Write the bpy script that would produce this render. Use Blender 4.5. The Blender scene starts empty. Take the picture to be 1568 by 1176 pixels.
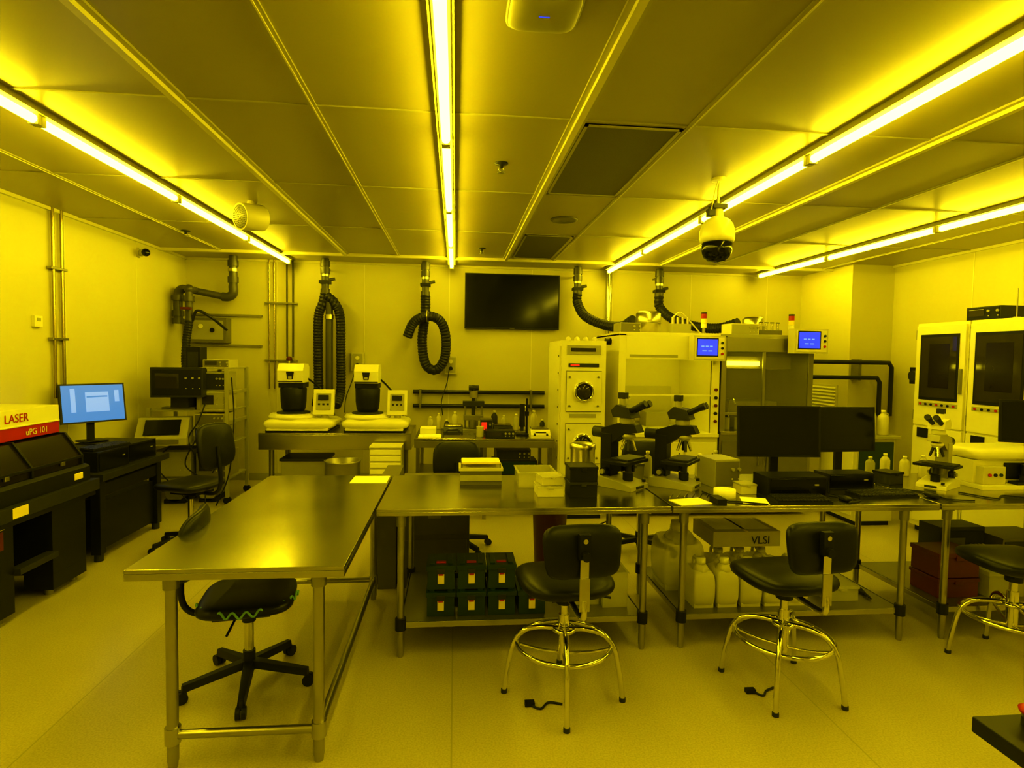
import bpy, bmesh, math, random
from mathutils import Vector, Matrix, Euler
random.seed(7)
D=bpy.data; SC=bpy.context.scene; COL=bpy.context.collection
try:
    SC.view_settings.view_transform='Standard'; SC.view_settings.look='None'
    SC.view_settings.exposure=-0.02; SC.view_settings.gamma=0.80
except Exception: pass

# ---------------------------------------------------------------- materials
MC={}
def mat(name,col,rough=0.5,metal=0.0,nz=0.08,nscale=12,bump=0.0,bscale=80,emit=None,es=0,alpha=None,trans=0,stretch=None,rvar=0.0,spec=0.5,coat=0):
    if name in MC: return MC[name]
    m=D.materials.new(name); m.use_nodes=True; nt=m.node_tree; N=nt.nodes; Lk=nt.links
    b=N["Principled BSDF"]; b.inputs["Roughness"].default_value=rough; b.inputs["Metallic"].default_value=metal
    b.inputs["Specular IOR Level"].default_value=spec
    b.inputs["Coat Weight"].default_value=coat
    c=(col[0],col[1],col[2],1)
    b.inputs["Base Color"].default_value=c
    tc=N.new("ShaderNodeTexCoord"); mp=N.new("ShaderNodeMapping"); Lk.new(tc.outputs["Object"],mp.inputs["Vector"])
    if stretch: mp.inputs["Scale"].default_value=stretch
    if nz>0:
        n=N.new("ShaderNodeTexNoise"); n.inputs["Scale"].default_value=nscale; n.inputs["Detail"].default_value=3
        Lk.new(mp.outputs[0],n.inputs["Vector"])
        r=N.new("ShaderNodeMix"); r.data_type='RGBA'
        r.inputs["A"].default_value=tuple(max(0,x*(1-nz)) for x in col)+(1,)
        r.inputs["B"].default_value=tuple(min(1,x*(1+nz)) for x in col)+(1,)
        Lk.new(n.outputs["Fac"],r.inputs["Factor"]); Lk.new(r.outputs["Result"],b.inputs["Base Color"])
        if rvar>0:
            mr=N.new("ShaderNodeMapRange"); mr.inputs["To Min"].default_value=max(0,rough-rvar); mr.inputs["To Max"].default_value=min(1,rough+rvar)
            mr.inputs["From Min"].default_value=0.3; mr.inputs["From Max"].default_value=0.7
            Lk.new(n.outputs["Fac"],mr.inputs["Value"]); Lk.new(mr.outputs[0],b.inputs["Roughness"])
    if bump>0:
        n2=N.new("ShaderNodeTexNoise"); n2.inputs["Scale"].default_value=bscale; n2.inputs["Detail"].default_value=2
        Lk.new(mp.outputs[0],n2.inputs["Vector"])
        bp=N.new("ShaderNodeBump"); bp.inputs["Strength"].default_value=bump; bp.inputs["Distance"].default_value=0.002
        Lk.new(n2.outputs["Fac"],bp.inputs["Height"]); Lk.new(bp.outputs[0],b.inputs["Normal"])
    if emit:
        b.inputs["Emission Color"].default_value=(emit[0],emit[1],emit[2],1); b.inputs["Emission Strength"].default_value=es
    if trans: b.inputs["Transmission Weight"].default_value=trans
    if alpha is not None: b.inputs["Alpha"].default_value=alpha
    MC[name]=m; return m

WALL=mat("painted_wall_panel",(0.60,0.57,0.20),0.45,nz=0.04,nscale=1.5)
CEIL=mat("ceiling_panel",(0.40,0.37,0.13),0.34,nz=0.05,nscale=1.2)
TRIMW=mat("ceiling_trim_paint",(0.72,0.69,0.30),0.3,nz=0.03)
TRIMD=mat("ceiling_seam_paint",(0.42,0.40,0.15),0.4,nz=0.03)
VENT=mat("perforated_vent",(0.12,0.11,0.04),0.5,nz=0.3,nscale=260)
TUBE=mat("lamp_tube",(0.9,0.9,0.7),0.4,nz=0,emit=(1.0,0.83,0.0195),es=46)
STEEL=mat("brushed_stainless",(0.50,0.48,0.36),0.22,1.0,nz=0.06,nscale=2,rvar=0.03)
STEELD=mat("dull_steel",(0.34,0.33,0.24),0.38,0.9,nz=0.08,nscale=5)
LEG=mat("steel_leg",(0.42,0.41,0.32),0.28,1.0,nz=0.06,nscale=5)
CHROME=mat("chrome",(0.72,0.70,0.60),0.1,1.0,nz=0.02)
BLACK=mat("black_plastic",(0.011,0.011,0.008),0.42,nz=0.2,nscale=30,spec=.35)
BLACKG=mat("black_gloss",(0.006,0.006,0.005),0.12,nz=0,spec=.4)
VINYL=mat("black_vinyl",(0.008,0.008,0.007),0.36,nz=0.2,nscale=40,bump=0.12,bscale=220,spec=.4)
DARKG=mat("dark_grey_metal",(0.038,0.038,0.026),0.45,0.3,nz=0.15,nscale=20)
GREY=mat("grey_paint",(0.16,0.15,0.08),0.45,nz=0.1,nscale=14)
LGREY=mat("light_grey_paint",(0.38,0.37,0.17),0.4,nz=0.06)
WHITE=mat("white_enamel",(0.76,0.74,0.34),0.3,nz=0.03,nscale=5)
OFFW=mat("off_white_plastic",(0.58,0.56,0.24),0.45,nz=0.05)
HDPE=mat("hdpe_plastic",(0.60,0.58,0.26),0.5,nz=0.06,nscale=6)
CLEARP=mat("frosted_clear_plastic",(0.70,0.68,0.33),0.25,nz=0.05,alpha=0.5)
SMOKE=mat("smoked_acrylic",(0.018,0.013,0.004),0.22,nz=0.1,spec=.3)
GLASSD=mat("dark_window_glass",(0.04,0.034,0.008),0.06,nz=0.35,nscale=3)
SASH=mat("sash_glass",(0.5,0.48,0.2),0.05,nz=0,alpha=0.16)
RUBBER=mat("flex_hose_rubber",(0.018,0.018,0.012),0.5,nz=0.2,nscale=30)
PVC=mat("grey_pvc",(0.08,0.075,0.045),0.35,nz=0.1)
PVCD=mat("dark_pipe",(0.018,0.018,0.012),0.35,nz=0.1)
RED=mat("red_plastic",(0.42,0.015,0.006),0.4,nz=0.1)
DRED=mat("dark_red_plastic",(0.12,0.012,0.006),0.4,nz=0.1)
GREEN=mat("dark_green_plastic",(0.010,0.034,0.02),0.35,nz=0.1)
LABEL=mat("yellow_label",(0.85,0.72,0.1),0.6,nz=0.05)
PAPER=mat("paper",(0.92,0.90,0.45),0.7,nz=0.02)
CARD=mat("printed_carton",(0.46,0.43,0.20),0.6,nz=0.08)
BLUE=mat("blue_screen",(0.02,0.03,0.1),0.3,nz=0,emit=(0.05,0.09,1.0),es=1.0)
BLUED=mat("desktop_screen",(0.02,0.03,0.1),0.3,nz=0,emit=(0.035,0.26,0.66),es=1.0)
BLUEL=mat("screen_window_white",(0.1,0.1,0.2),0.3,nz=0,emit=(0.20,0.45,0.85),es=1.0)
REDL=mat("red_led",(0.5,0.02,0.01),0.3,nz=0,emit=(1,0.05,0.01),es=0.8)
HOODL=mat("hood_lamp",(0.9,0.9,0.6),0.4,nz=0,emit=(1.0,0.86,0.02),es=16)
COPPER=mat("conduit_metal",(0.40,0.33,0.15),0.25,1.0,nz=0.05)
BRASSY=mat("aluminium",(0.58,0.56,0.42),0.3,1.0,nz=0.06)
TEAL=mat("bead_chain_beads",(0.20,0.46,0.30),0.3,nz=0.05)

def floor_mat():
    m=D.materials.new("speckled_vinyl_floor"); m.use_nodes=True; nt=m.node_tree; N=nt.nodes; Lk=nt.links
    b=N["Principled BSDF"]; tc=N.new("ShaderNodeTexCoord")
    v=N.new("ShaderNodeTexNoise"); v.inputs["Scale"].default_value=110; v.inputs["Detail"].default_value=3
    w=N.new("ShaderNodeTexNoise"); w.inputs["Scale"].default_value=1.3; w.inputs["Detail"].default_value=5
    Lk.new(tc.outputs["Object"],v.inputs["Vector"]); Lk.new(tc.outputs["Object"],w.inputs["Vector"])
    r=N.new("ShaderNodeValToRGB"); r.color_ramp.elements[0].position=0.35; r.color_ramp.elements[1].position=0.62
    r.color_ramp.elements[0].color=(0.44,0.40,0.185,1); r.color_ramp.elements[1].color=(0.54,0.495,0.235,1)
    Lk.new(v.outputs["Fac"],r.inputs[0])
    x=N.new("ShaderNodeMix"); x.data_type='RGBA'; x.blend_type='MULTIPLY'; x.inputs["Factor"].default_value=0.4
    r2=N.new("ShaderNodeValToRGB"); r2.color_ramp.elements[0].position=0.3; r2.color_ramp.elements[1].position=0.7
    r2.color_ramp.elements[0].color=(0.78,0.76,0.7,1); r2.color_ramp.elements[1].color=(1,1,1,1)
    Lk.new(w.outputs["Fac"],r2.inputs[0]); Lk.new(r.outputs[0],x.inputs["A"]); Lk.new(r2.outputs[0],x.inputs["B"])
    # welded sheet seams
    sx=N.new("ShaderNodeSeparateXYZ"); Lk.new(tc.outputs["Object"],sx.inputs[0])
    ma=N.new("ShaderNodeMath"); ma.operation='PINGPONG'; ma.inputs[1].default_value=0.95; Lk.new(sx.outputs["X"],ma.inputs[0])
    lt=N.new("ShaderNodeMath"); lt.operation='LESS_THAN'; lt.inputs[1].default_value=0.004; Lk.new(ma.outputs[0],lt.inputs[0])
    y=N.new("ShaderNodeMix"); y.data_type='RGBA'; Lk.new(lt.outputs[0],y.inputs["Factor"]); Lk.new(x.outputs["Result"],y.inputs["A"]); y.inputs["B"].default_value=(0.36,0.33,0.15,1)
    Lk.new(y.outputs["Result"],b.inputs["Base Color"])
    mr=N.new("ShaderNodeMapRange"); mr.inputs["To Min"].default_value=0.24; mr.inputs["To Max"].default_value=0.42
    Lk.new(w.outputs["Fac"],mr.inputs["Value"]); Lk.new(mr.outputs[0],b.inputs["Roughness"])
    return m
FLOOR=floor_mat()

# ---------------------------------------------------------------- mesh builder
class B:
    def __init__(s,name): s.name=name; s.v=[]; s.f=[]; s.m=[]; s.mats=[]; s.sm=[]
    def mi(s,m):
        if m not in s.mats: s.mats.append(m)
        return s.mats.index(m)
    def add(s,vs,fs,m,smooth=False):
        o=len(s.v); k=s.mi(m); s.v.extend([tuple(x) for x in vs])
        for f in fs: s.f.append([i+o for i in f]); s.m.append(k); s.sm.append(smooth)
    def bx(s,x0,x1,y0,y1,z0,z1,m,rot=None,piv=None):
        vs=[Vector((x,y,z)) for x in (x0,x1) for y in (y0,y1) for z in (z0,z1)]
        if rot:
            c=Vector(piv) if piv else Vector(((x0+x1)/2,(y0+y1)/2,(z0+z1)/2)); M=Euler([math.radians(a) for a in rot]).to_matrix()
            vs=[c+M@(p-c) for p in vs]
        s.add(vs,[(0,1,3,2),(4,6,7,5),(0,4,5,1),(2,3,7,6),(0,2,6,4),(1,5,7,3)],m)
    def bc(s,c,d,m,rot=None,piv=None):
        s.bx(c[0]-d[0]/2,c[0]+d[0]/2,c[1]-d[1]/2,c[1]+d[1]/2,c[2]-d[2]/2,c[2]+d[2]/2,m,rot,piv)
    def cyl(s,p0,p1,r,m,r2=None,seg=20):
        p0=Vector(p0); p1=Vector(p1); r2=r if r2 is None else r2
        q=(p1-p0).to_track_quat('Z','Y'); vs=[]
        for p,rr in ((p0,r),(p1,r2)):
            for i in range(seg):
                a=2*math.pi*i/seg; vs.append(p+q@Vector((rr*math.cos(a),rr*math.sin(a),0)))
        fs=[(i,(i+1)%seg,seg+(i+1)%seg,seg+i) for i in range(seg)]
        s.add(vs,fs,m,True); s.add(vs,[list(range(seg))[::-1],list(range(seg,2*seg))],m)
    def lathe(s,c,prof,m,axis=(0,0,1),seg=28):
        c=Vector(c); q=Vector(axis).to_track_quat('Z','Y'); vs=[]; n=len(prof)
        for r,z in prof:
            for i in range(seg):
                a=2*math.pi*i/seg; vs.append(c+q@Vector((r*math.cos(a),r*math.sin(a),z)))
        fs=[(k*seg+i,k*seg+(i+1)%seg,(k+1)*seg+(i+1)%seg,(k+1)*seg+i) for k in range(n-1) for i in range(seg)]
        fs+= [list(range(seg))[::-1],list(range((n-1)*seg,n*seg))]
        s.add(vs,fs,m,True)
    def pad(s,c,d,m,e=0.35,rot=None,bend=0,nu=32,nv=14,taper=0):
        c=Vector(c); vs=[]; M=Euler([math.radians(a) for a in rot]).to_matrix() if rot else Matrix.Identity(3)
        g=lambda t,p: math.copysign(abs(t)**p,t)
        for j in range(nv+1):
            ph=-math.pi/2+math.pi*j/nv
            for i in range(nu):
                a=2*math.pi*i/nu
                x=g(math.cos(ph),e*1.4)*g(math.cos(a),e); y=g(math.cos(ph),e*1.4)*g(math.sin(a),e); z=g(math.sin(ph),0.8)
                x*=1+taper*y
                p=Vector((x*d[0]/2,y*d[1]/2,z*d[2]/2)); p.z+=bend*(x*x)
                vs.append(c+M@p)
        fs=[(j*nu+i,j*nu+(i+1)%nu,(j+1)*nu+(i+1)%nu,(j+1)*nu+i) for j in range(nv) for i in range(nu)]
        s.add(vs,fs,m,True)
    def sph(s,c,r,m,sc=(1,1,1)):
        nu,nv=24,12; vs=[]
        for j in range(nv+1):
            ph=-math.pi/2+math.pi*j/nv
            for i in range(nu):
                a=2*math.pi*i/nu; vs.append((c[0]+r*sc[0]*math.cos(ph)*math.cos(a),c[1]+r*sc[1]*math.cos(ph)*math.sin(a),c[2]+r*sc[2]*math.sin(ph)))
        s.add(vs,[(j*nu+i,j*nu+(i+1)%nu,(j+1)*nu+(i+1)%nu,(j+1)*nu+i) for j in range(nv) for i in range(nu)],m,True)
    def tube(s,pts,r,m,closed=False,seg=10,sub=6,rib=0,riblen=0.02):
        P=[Vector(p) for p in pts]
        if sub>1 and len(P)>2:
            Q=[]; n=len(P)
            rng=n if closed else n-1
            for i in range(rng):
                a=P[(i-1)%n] if (closed or i>0) else P[0]*2-P[1]
                b=P[i]; c=P[(i+1)%n]; d=P[(i+2)%n] if (closed or i+2<n) else P[-1]*2-P[-2]
                for k in range(sub):
                    t=k/sub; Q.append(0.5*((2*b)+(c-a)*t+(2*a-5*b+4*c-d)*t*t+(3*b-a-3*c+d)*t**3))
            if not closed: Q.append(P[-1])
            P=Q
        if rib>0:
            Q=[P[0]]
            for a,b in zip(P[:-1],P[1:]):
                n=max(1,round((b-a).length/riblen))
                for k in range(1,n+1): Q.append(a.lerp(b,k/n))
            P=Q
        n=len(P); up=None; vs=[]
        for i,p in enumerate(P):
            if closed: t=(P[(i+1)%n]-P[i-1]).normalized()
            else: t=(P[min(i+1,n-1)]-P[max(i-1,0)]).normalized()
            if up is None: up=t.orthogonal().normalized()
            up=(up-t*up.dot(t)); up=up.normalized() if up.length>1e-6 else t.orthogonal().normalized()
            w=t.cross(up); rr=r+(rib if (rib and i%2) else 0)
            for k in range(seg):
                a=2*math.pi*k/seg; vs.append(p+up*rr*math.cos(a)+w*rr*math.sin(a))
        fs=[]
        for i in range(n if closed else n-1):
            j=(i+1)%n
            for k in range(seg): fs.append((i*seg+k,i*seg+(k+1)%seg,j*seg+(k+1)%seg,j*seg+k))
        s.add(vs,fs,m,not rib)
        if not closed: s.add(vs[:seg]+vs[-seg:],[list(range(seg))[::-1],list(range(seg,2*seg))],m)
    def ring(s,c,R,r,m,axis=(0,0,1),n=32,seg=8):
        q=Vector(axis).to_track_quat('Z','Y')
        s.tube([Vector(c)+q@Vector((R*math.cos(2*math.pi*i/n),R*math.sin(2*math.pi*i/n),0)) for i in range(n)],r,m,closed=True,sub=1,seg=seg)
    def prism(s,prof,ax,a0,a1,m):
        n=len(prof); vs=[]
        for a in (a0,a1):
            for p,q in prof:
                vs.append((a,p,q) if ax=='x' else ((p,a,q) if ax=='y' else (p,q,a)))
        s.add(vs,[list(range(n))[::-1],list(range(n,2*n))]+[(i,(i+1)%n,n+(i+1)%n,n+i) for i in range(n)],m)
    def done(s,loc=(0,0,0),rz=0,bevel=0.003,scale=1):
        me=D.meshes.new(s.name); me.from_pydata(s.v,[],s.f)
        for m in s.mats: me.materials.append(m)
        for p,k,q in zip(me.polygons,s.m,s.sm): p.material_index=k; p.use_smooth=q
        bm=bmesh.new(); bm.from_mesh(me)
        bmesh.ops.recalc_face_normals(bm,faces=bm.faces); bm.to_mesh(me); bm.free()
        o=D.objects.new(s.name,me); o.location=loc; o.rotation_euler=(0,0,math.radians(rz)); o.scale=(scale,)*3; COL.objects.link(o)
        if bevel:
            b=o.modifiers.new("bevel","BEVEL"); b.width=bevel; b.segments=2; b.limit_method='ANGLE'; b.angle_limit=math.radians(50)
        return o
def text(body,size,m,parent,loc,rot):
    c=D.curves.new("lettering","FONT"); c.body=body; c.size=size; c.extrude=0.0008; c.materials.append(m)
    o=D.objects.new("lettering",c); COL.objects.link(o); o.parent=parent; o.location=loc; o.rotation_euler=[math.radians(a) for a in rot]; return o

# ---------------------------------------------------------------- room shell
XL,XR,YB,YF,H=-3.72,5.85,8.45,-2.2,3.1
def shell(name,x0,x1,y0,y1,z0,z1,m):
    b=B(name); b.bx(x0,x1,y0,y1,z0,z1,m); return b.done(bevel=0)
shell("floor",XL-.1,XR+.1,YF-.1,YB+.1,-0.1,0,FLOOR)
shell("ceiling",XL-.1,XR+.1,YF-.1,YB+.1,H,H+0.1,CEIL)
shell("wall_left",XL-.1,XL,YF,YB,0,H,WALL)
shell("wall_right",XR,XR+.1,YF,YB,0,H,WALL)
shell("wall_back",XL-.1,XR+.1,YB,YB+.1,0,H,WALL)
shell("wall_front",XL-.1,XR+.1,YF-.1,YF,0,H,WALL)
shell("wall_column",5.25,XR,7.3,YB,0,H,WALL)
n=1
def trim(x0,x1,y0,y1,z0,z1,m):
    global n
    shell("trim_%d"%n,x0,x1,y0,y1,z0,z1,m); n+=1
for x in (-2.5,-1.3,-0.1,1.1,2.3,3.5,4.7): trim(x-.005,x+.005,YB-.004,YB,0.1,H,TRIMW)
for y in (0.5,1.9,3.3,4.7,5.95,7.2): trim(XL,XL+.004,y-.005,y+.005,0.1,H,TRIMW)
for y in (1.9,3.3,4.7,6.1): trim(XR-.004,XR,y-.005,y+.005,0.1,H,TRIMW)
shell("baseboard_left",XL,XL+.012,YF,YB,0,.1,LGREY); shell("baseboard_back",XL,5.25,YB-.012,YB,0,.1,LGREY); shell("baseboard_right",XR-.012,XR,YF,7.3,0,.1,LGREY)
for x in (-1.43,0.65,2.77):
    trim(x-.045,x+.045,YF,7.72,H-.012,H,TRIMD); trim(x-.018,x+.018,YF,7.72,H-.034,H-.010,TRIMW)
for x in (-2.98,-0.76,1.29,3.52,5.1):
    trim(x-.022,x+.022,YF,7.72,H-.008,H,TRIMD)
    trim(x-.004,x+.004,YF,7.72,H-.012,H-.007,TRIMW)
for y in (-1.26,.22,1.70,3.18,4.63,6.13): trim(XL,XR,y-.008,y+.008,H-.007,H,TRIMD)
trim(XL,XR,7.70,7.76,H-.035,H,TRIMW)
trim(XL,XL+.03,YF,YB,H-.03,H,TRIMW); trim(XL,XR,YB-.03,YB,H-.03,H,TRIMW); trim(XR-.03,XR,YF,7.3,H-.03,H,TRIMW)

# fluorescent lines
js=[-1.29,.29,1.87,3.45,5.03,6.63,8.22]
for X in (-2.28,-.07,2.17,4.44):
    ys=js; b=B("fluorescent_light_strip")
    b.bx(X-.035,X+.035,ys[0],ys[-1],H-.03,H-.0005,OFFW)
    b.bx(X-.05,X-.043,ys[0],ys[-1],H-.034,H-.0005,TRIMD); b.bx(X+.043,X+.05,ys[0],ys[-1],H-.034,H-.0005,TRIMD)
    for a,c in zip(ys[:-1],ys[1:]):
        b.cyl((X,a+.035,H-.058),(X,c-.035,H-.058),.025,TUBE,seg=10)
        for yy in (a+.018,c-.018): b.bx(X-.025,X+.025,yy-.015,yy+.015,H-.085,H-.02,OFFW)
    b.done(bevel=0)

def vent(x0,x1,y0,y1):
    b=B("ceiling_air_vent"); b.bx(x0,x1,y0,y1,H-.006,H-.0005,VENT)
    for a in (x0,x1-.02): b.bx(a,a+.02,y0,y1,H-.012,H-.0005,TRIMD)
    for a in (y0,y1-.02): b.bx(x0,x1,a,a+.02,H-.012,H-.0005,TRIMD)
    b.done(bevel=0)
vent(.70,1.26,3.22,4.59); vent(.72,1.24,6.17,7.6)
b=B("ceiling_air_diffuser"); b.lathe((1.0,5.45,H),[(.13,0),(.125,-.012),(.10,-.016),(.095,-.010),(.06,-.016),(.055,-.010),(.02,-.018)],GREY); b.done(bevel=0)
for p in ((.29,3.95),(.30,7.04),(-2.9,6.6)):
    b=B("fire_sprinkler"); b.lathe((p[0],p[1],H),[(.045,0),(.043,-.008),(.015,-.012),(.012,-.035)],DARKG)
    for sx in (-1,1): b.tube([(p[0]+sx*.012,p[1],H-.03),(p[0]+sx*.018,p[1],H-.045),(p[0],p[1],H-.06)],.004,STEELD,seg=6,sub=3)
    b.lathe((p[0],p[1],H-.062),[(.024,0),(.024,-.004)],STEELD,seg=16); b.done(bevel=0)
b=B("wireless_access_point"); b.pad((.31,2.17,H-.022),(.28,.28,.044),GREY,e=.4); b.pad((.31,2.17,H-.028),(.262,.262,.045),LGREY,e=.4); b.bx(.29,.33,2.168,2.172,H-.0525,H-.050,BLUE); b.done(bevel=0)
b=B("ceiling_drum_speaker"); ax=Vector((-.62,-.76,-.12)).normalized()
c0=Vector((-1.76,5.25,H-.135)); b.lathe(c0-ax*.11,[(.03,0),(.10,.005),(.112,.02),(.115,.22),(.11,.225),(.10,.222)],OFFW,axis=ax); b.lathe(c0+ax*.108,[(.10,0),(.10,.006)],LGREY,axis=ax)
for k in range(5):
    rr=.018+.018*k
    for i in range(6*(k+1)):
        a=2*math.pi*i/(6*(k+1)); q=ax.to_track_quat('Z','Y'); p=c0+ax*.114+q@Vector((rr*math.cos(a),rr*math.sin(a),0)); b.cyl(p,p+ax*.002,.005,DARKG,seg=6)
b.cyl((-1.76,5.25,H-.05),(-1.76,5.25,H-.0005),.04,OFFW); b.done(bevel=0)
b=B("dome_security_camera"); x,y=1.86,4.05
b.cyl((x,y,H-.0005),(x,y,H-.02),.05,WHITE); b.cyl((x,y,H),(x,y,2.82),.009,OFFW); b.cyl((x,y,2.90),(x,y,2.81),.035,WHITE,r2=.042); b.bx(x-.05,x+.05,y-.05,y+.05,2.88,2.91,DARKG)
b.bx(x-.075,x-.03,y-.03,y+.03,2.83,2.88,DARKG)
b.lathe((x,y,2.65),[(.10,-.01),(.118,.0),(.122,.03),(.12,.08),(.108,.12),(.085,.15),(.05,.17),(.02,.175)],WHITE)
b.lathe((x,y,2.64),[(.10,.005),(.106,-.005),(.106,-.06),(.092,-.10),(.06,-.128),(.01,-.138)],BLACKG)
b.sph((x-.01,y-.085,2.58),.03,DARKG); b.cyl((x-.01,y-.105,2.575),(x-.012,y-.12,2.57),.018,BLACKG)
b.tube([(x,y,H-.01),(x-.05,y-.05,2.98),(x-.06,y-.03,2.87)],.005,WHITE,seg=6); b.done(bevel=0)
b=B("small_dome_camera"); b.cyl((XL,7.25,2.95),(XL+.03,7.25,2.95),.06,OFFW); b.cyl((XL+.03,7.25,2.95),(XL+.10,7.2,2.95),.04,OFFW); b.sph((XL+.12,7.18,2.945),.045,BLACKG); b.done(bevel=0)

# ---------------------------------------------------------------- tables
def steel_table(name,x0,x1,y0,y1,h,lx,ly,shelf=None,rails=None,apron=.04,legr=.021):
    b=B(name)
    b.bx(x0,x1,y0,y1,h-.018,h,STEEL)
    b.bx(x0,x1,y0,y0+.012,h-apron,h-.018,STEEL); b.bx(x0,x1,y1-.012,y1,h-apron,h-.018,STEEL)
    b.bx(x0,x0+.012,y0+.012,y1-.012,h-apron,h-.018,STEEL); b.bx(x1-.012,x1,y0+.012,y1-.012,h-apron,h-.018,STEEL)
    for x in lx:
        b.bx(x-.035,x+.035,ly[0]-.02,ly[1]+.02,h-.05,h-.02,STEELD)
        for y in ly:
            b.cyl((x,y,.03),(x,y,h-.03),legr,LEG); b.cyl((x,y,0),(x,y,.05),legr*.8,LEG,r2=legr*1.02); b.cyl((x,y,h-.11),(x,y,h-.04),legr*1.35,STEELD)
    if shelf:
        b.bx(lx[0]-.01,lx[-1]+.01,ly[0],ly[1],shelf-.004,shelf,STEELD)
        for y in (ly[0]-.005,ly[1]-.005): b.bx(lx[0],lx[-1],y,y+.01,shelf-.035,shelf,STEEL)
        for x in (lx[0]-.005,lx[-1]-.005): b.bx(x,x+.01,ly[0],ly[1],shelf-.035,shelf,STEEL)
        for x in lx:
            for y in ly: b.cyl((x,y,shelf-.045),(x,y,shelf+.025),legr*1.55,BLACK)
    if rails:
        for y in (ly[0],ly[1]): b.cyl((lx[0],y,rails),(lx[-1],y,rails),legr*.8,LEG)
        b.cyl((lx[-1],ly[0],rails),(lx[-1],ly[1],rails),legr*.8,LEG)
        for x in lx:
            for y in ly: b.cyl((x,y,rails-.035),(x,y,rails+.035),legr*1.35,STEEL)
    return b.done()
steel_table("stainless_work_table",-1.35,-.462,2.48,4.37,.9,(-1.20,-.585),(2.56,4.27),rails=.145,apron=.048,legr=.024)
steel_table("stainless_work_table",-.45,1.32,3.39,4.36,.9,(-.31,1.17),(3.43,4.25),shelf=.21)
steel_table("stainless_work_table",1.335,3.10,3.39,4.36,.9,(1.42,2.89),(3.43,4.25),shelf=.21)
steel_table("stainless_work_table",3.115,4.85,3.39,4.36,.9,(3.13+.06,4.7),(3.43,4.25),shelf=.21)
b=B("paper_sheet"); b.bx(-.73,-.475,4.10,4.33,.9005,.903,PAPER); b.done(bevel=0)

# ---------------------------------------------------------------- seating
def stool(loc,rz,feet):
    b=B("drafting_stool")
    b.cyl((0,0,.2),(0,0,.44),.03,CHROME); b.cyl((0,0,.44),(0,0,.56),.021,CHROME); b.cyl((0,0,.50),(0,0,.57),.045,BLACK)
    for a in feet:
        a=math.radians(a); c,s_=math.cos(a),math.sin(a)
        pts=[(.02,.36),(.12,.365),(.21,.345),(.265,.28),(.29,.18),(.305,.09),(.315,.012)]
        b.tube([(r*c,r*s_,z) for r,z in pts],.0135,CHROME,seg=10,sub=4)
        b.cyl((.315*c,.315*s_,0),(.314*c,.314*s_,.02),.017,DARKG)
        pts=[(.02,.23),(.14,.245),(.245,.275)]
        b.tube([(r*c,r*s_,z) for r,z in pts],.009,CHROME,seg=8,sub=3)
    b.ring((0,0,.285),.25,.0125,CHROME,n=40,seg=10)
    b.ring((0,0,.36),.055,.012,CHROME,n=20)
    b.pad((0,.02,.615),(.50,.46,.115),VINYL,e=.6,bend=.012); b.bc((0,0,.562),(.2,.22,.02),BLACK)
    b.pad((0,-.245,.86),(.39,.26,.085),VINYL,e=.42,rot=(82,0,0),bend=.035,taper=.06)
    b.bx(-.022,.022,-.315,-.307,.60,.96,CHROME); b.bc((0,-.305,.90),(.055,.03,.12),BLACK); b.cyl((0,-.345,.86),(0,-.29,.86),.022,BLACK); b.cyl((0,-.325,.93),(0,-.30,.93),.012,CHROME)
    b.tube([(0,-.311,.64),(0,-.315,.57),(0,-.27,.545),(0,-.05,.552)],.016,CHROME,seg=8)
    b.bx(-.026,.026,-.322,-.317,.59,.75,BRASSY)
    b.cyl((.12,-.02,.55),(.24,-.05,.53),.006,BLACK)
    return b.done(loc,rz)
stool((.59,2.98,0),6,(167,-103,-22,77))
stool((1.815,2.97,0),5,(142,-130,-52,42))
stool((3.36,3.12,0),-4,(160,-110,-20,70))

def office_chair(loc,rz,basea=0,seat=.47,back=.80,bh=.36,bw=.42,ch=True,beads=False):
    b=B("office_chair")
    for i in range(5):
        a=math.radians(basea-rz+72*i); c,s_=math.cos(a),math.sin(a); M=Matrix.Rotation(a,3,'Z')
        prof=[(.02,.12,.032),(.32,.075,.02)]
        vs=[]
        for r,z,w in prof:
            for dy,dz in ((-w,-.018),(w,-.018),(w*.7,.02),(-w*.7,.02)): vs.append(M@Vector((r,dy,z+dz)))
        b.add(vs,[(0,1,2,3),(7,6,5,4),(0,4,5,1),(1,5,6,2),(2,6,7,3),(3,7,4,0)],BLACK)
        b.cyl((.315*c,.315*s_,.04),(.315*c,.315*s_,.085),.01,DARKG,seg=8)
        for k in (-1,1): 
            q=Vector((.325*c,.325*s_,.03))+M@Vector((0,k*.014,0)); b.cyl(q-M@Vector((0,.010,0)),q+M@Vector((0,.010,0)),.03,BLACK,seg=18)
    b.cyl((0,0,.08),(0,0,.19),.032,BLACK); b.cyl((0,0,.18),(0,0,seat-.08),.024,CHROME if ch else BLACK); b.cyl((0,0,seat-.13),(0,0,seat-.06),.035,BLACK)
    b.bc((0,-.02,seat-.06),(.22,.28,.03),BLACK)
    b.pad((0,0,seat-.005),(.50,.48,.10),VINYL,e=.5,bend=.015)
    b.pad((0,-.25,back),(bw,bh,.09),VINYL,e=.55,rot=(82,0,0),bend=.04)
    b.tube([(0,-.10,seat-.07),(0,-.27,seat-.06),(0,-.33,seat+.05),(0,-.30,back)],.017,BLACK,seg=8)
    b.cyl((.12,-.05,seat-.07),(.27,-.06,seat-.08),.006,BLACK)
    if beads:
        pts=[]
        for i in range(55):
            t=i/54; ang=math.radians(-70+160*t); r=.262
            pts.append((r*math.cos(ang),r*math.sin(ang)*.96,seat+.012+.016*math.sin(t*math.pi*22)))
        b.tube(pts,.0065,TEAL,seg=6,sub=2)
    return b.done(loc,rz)
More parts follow.
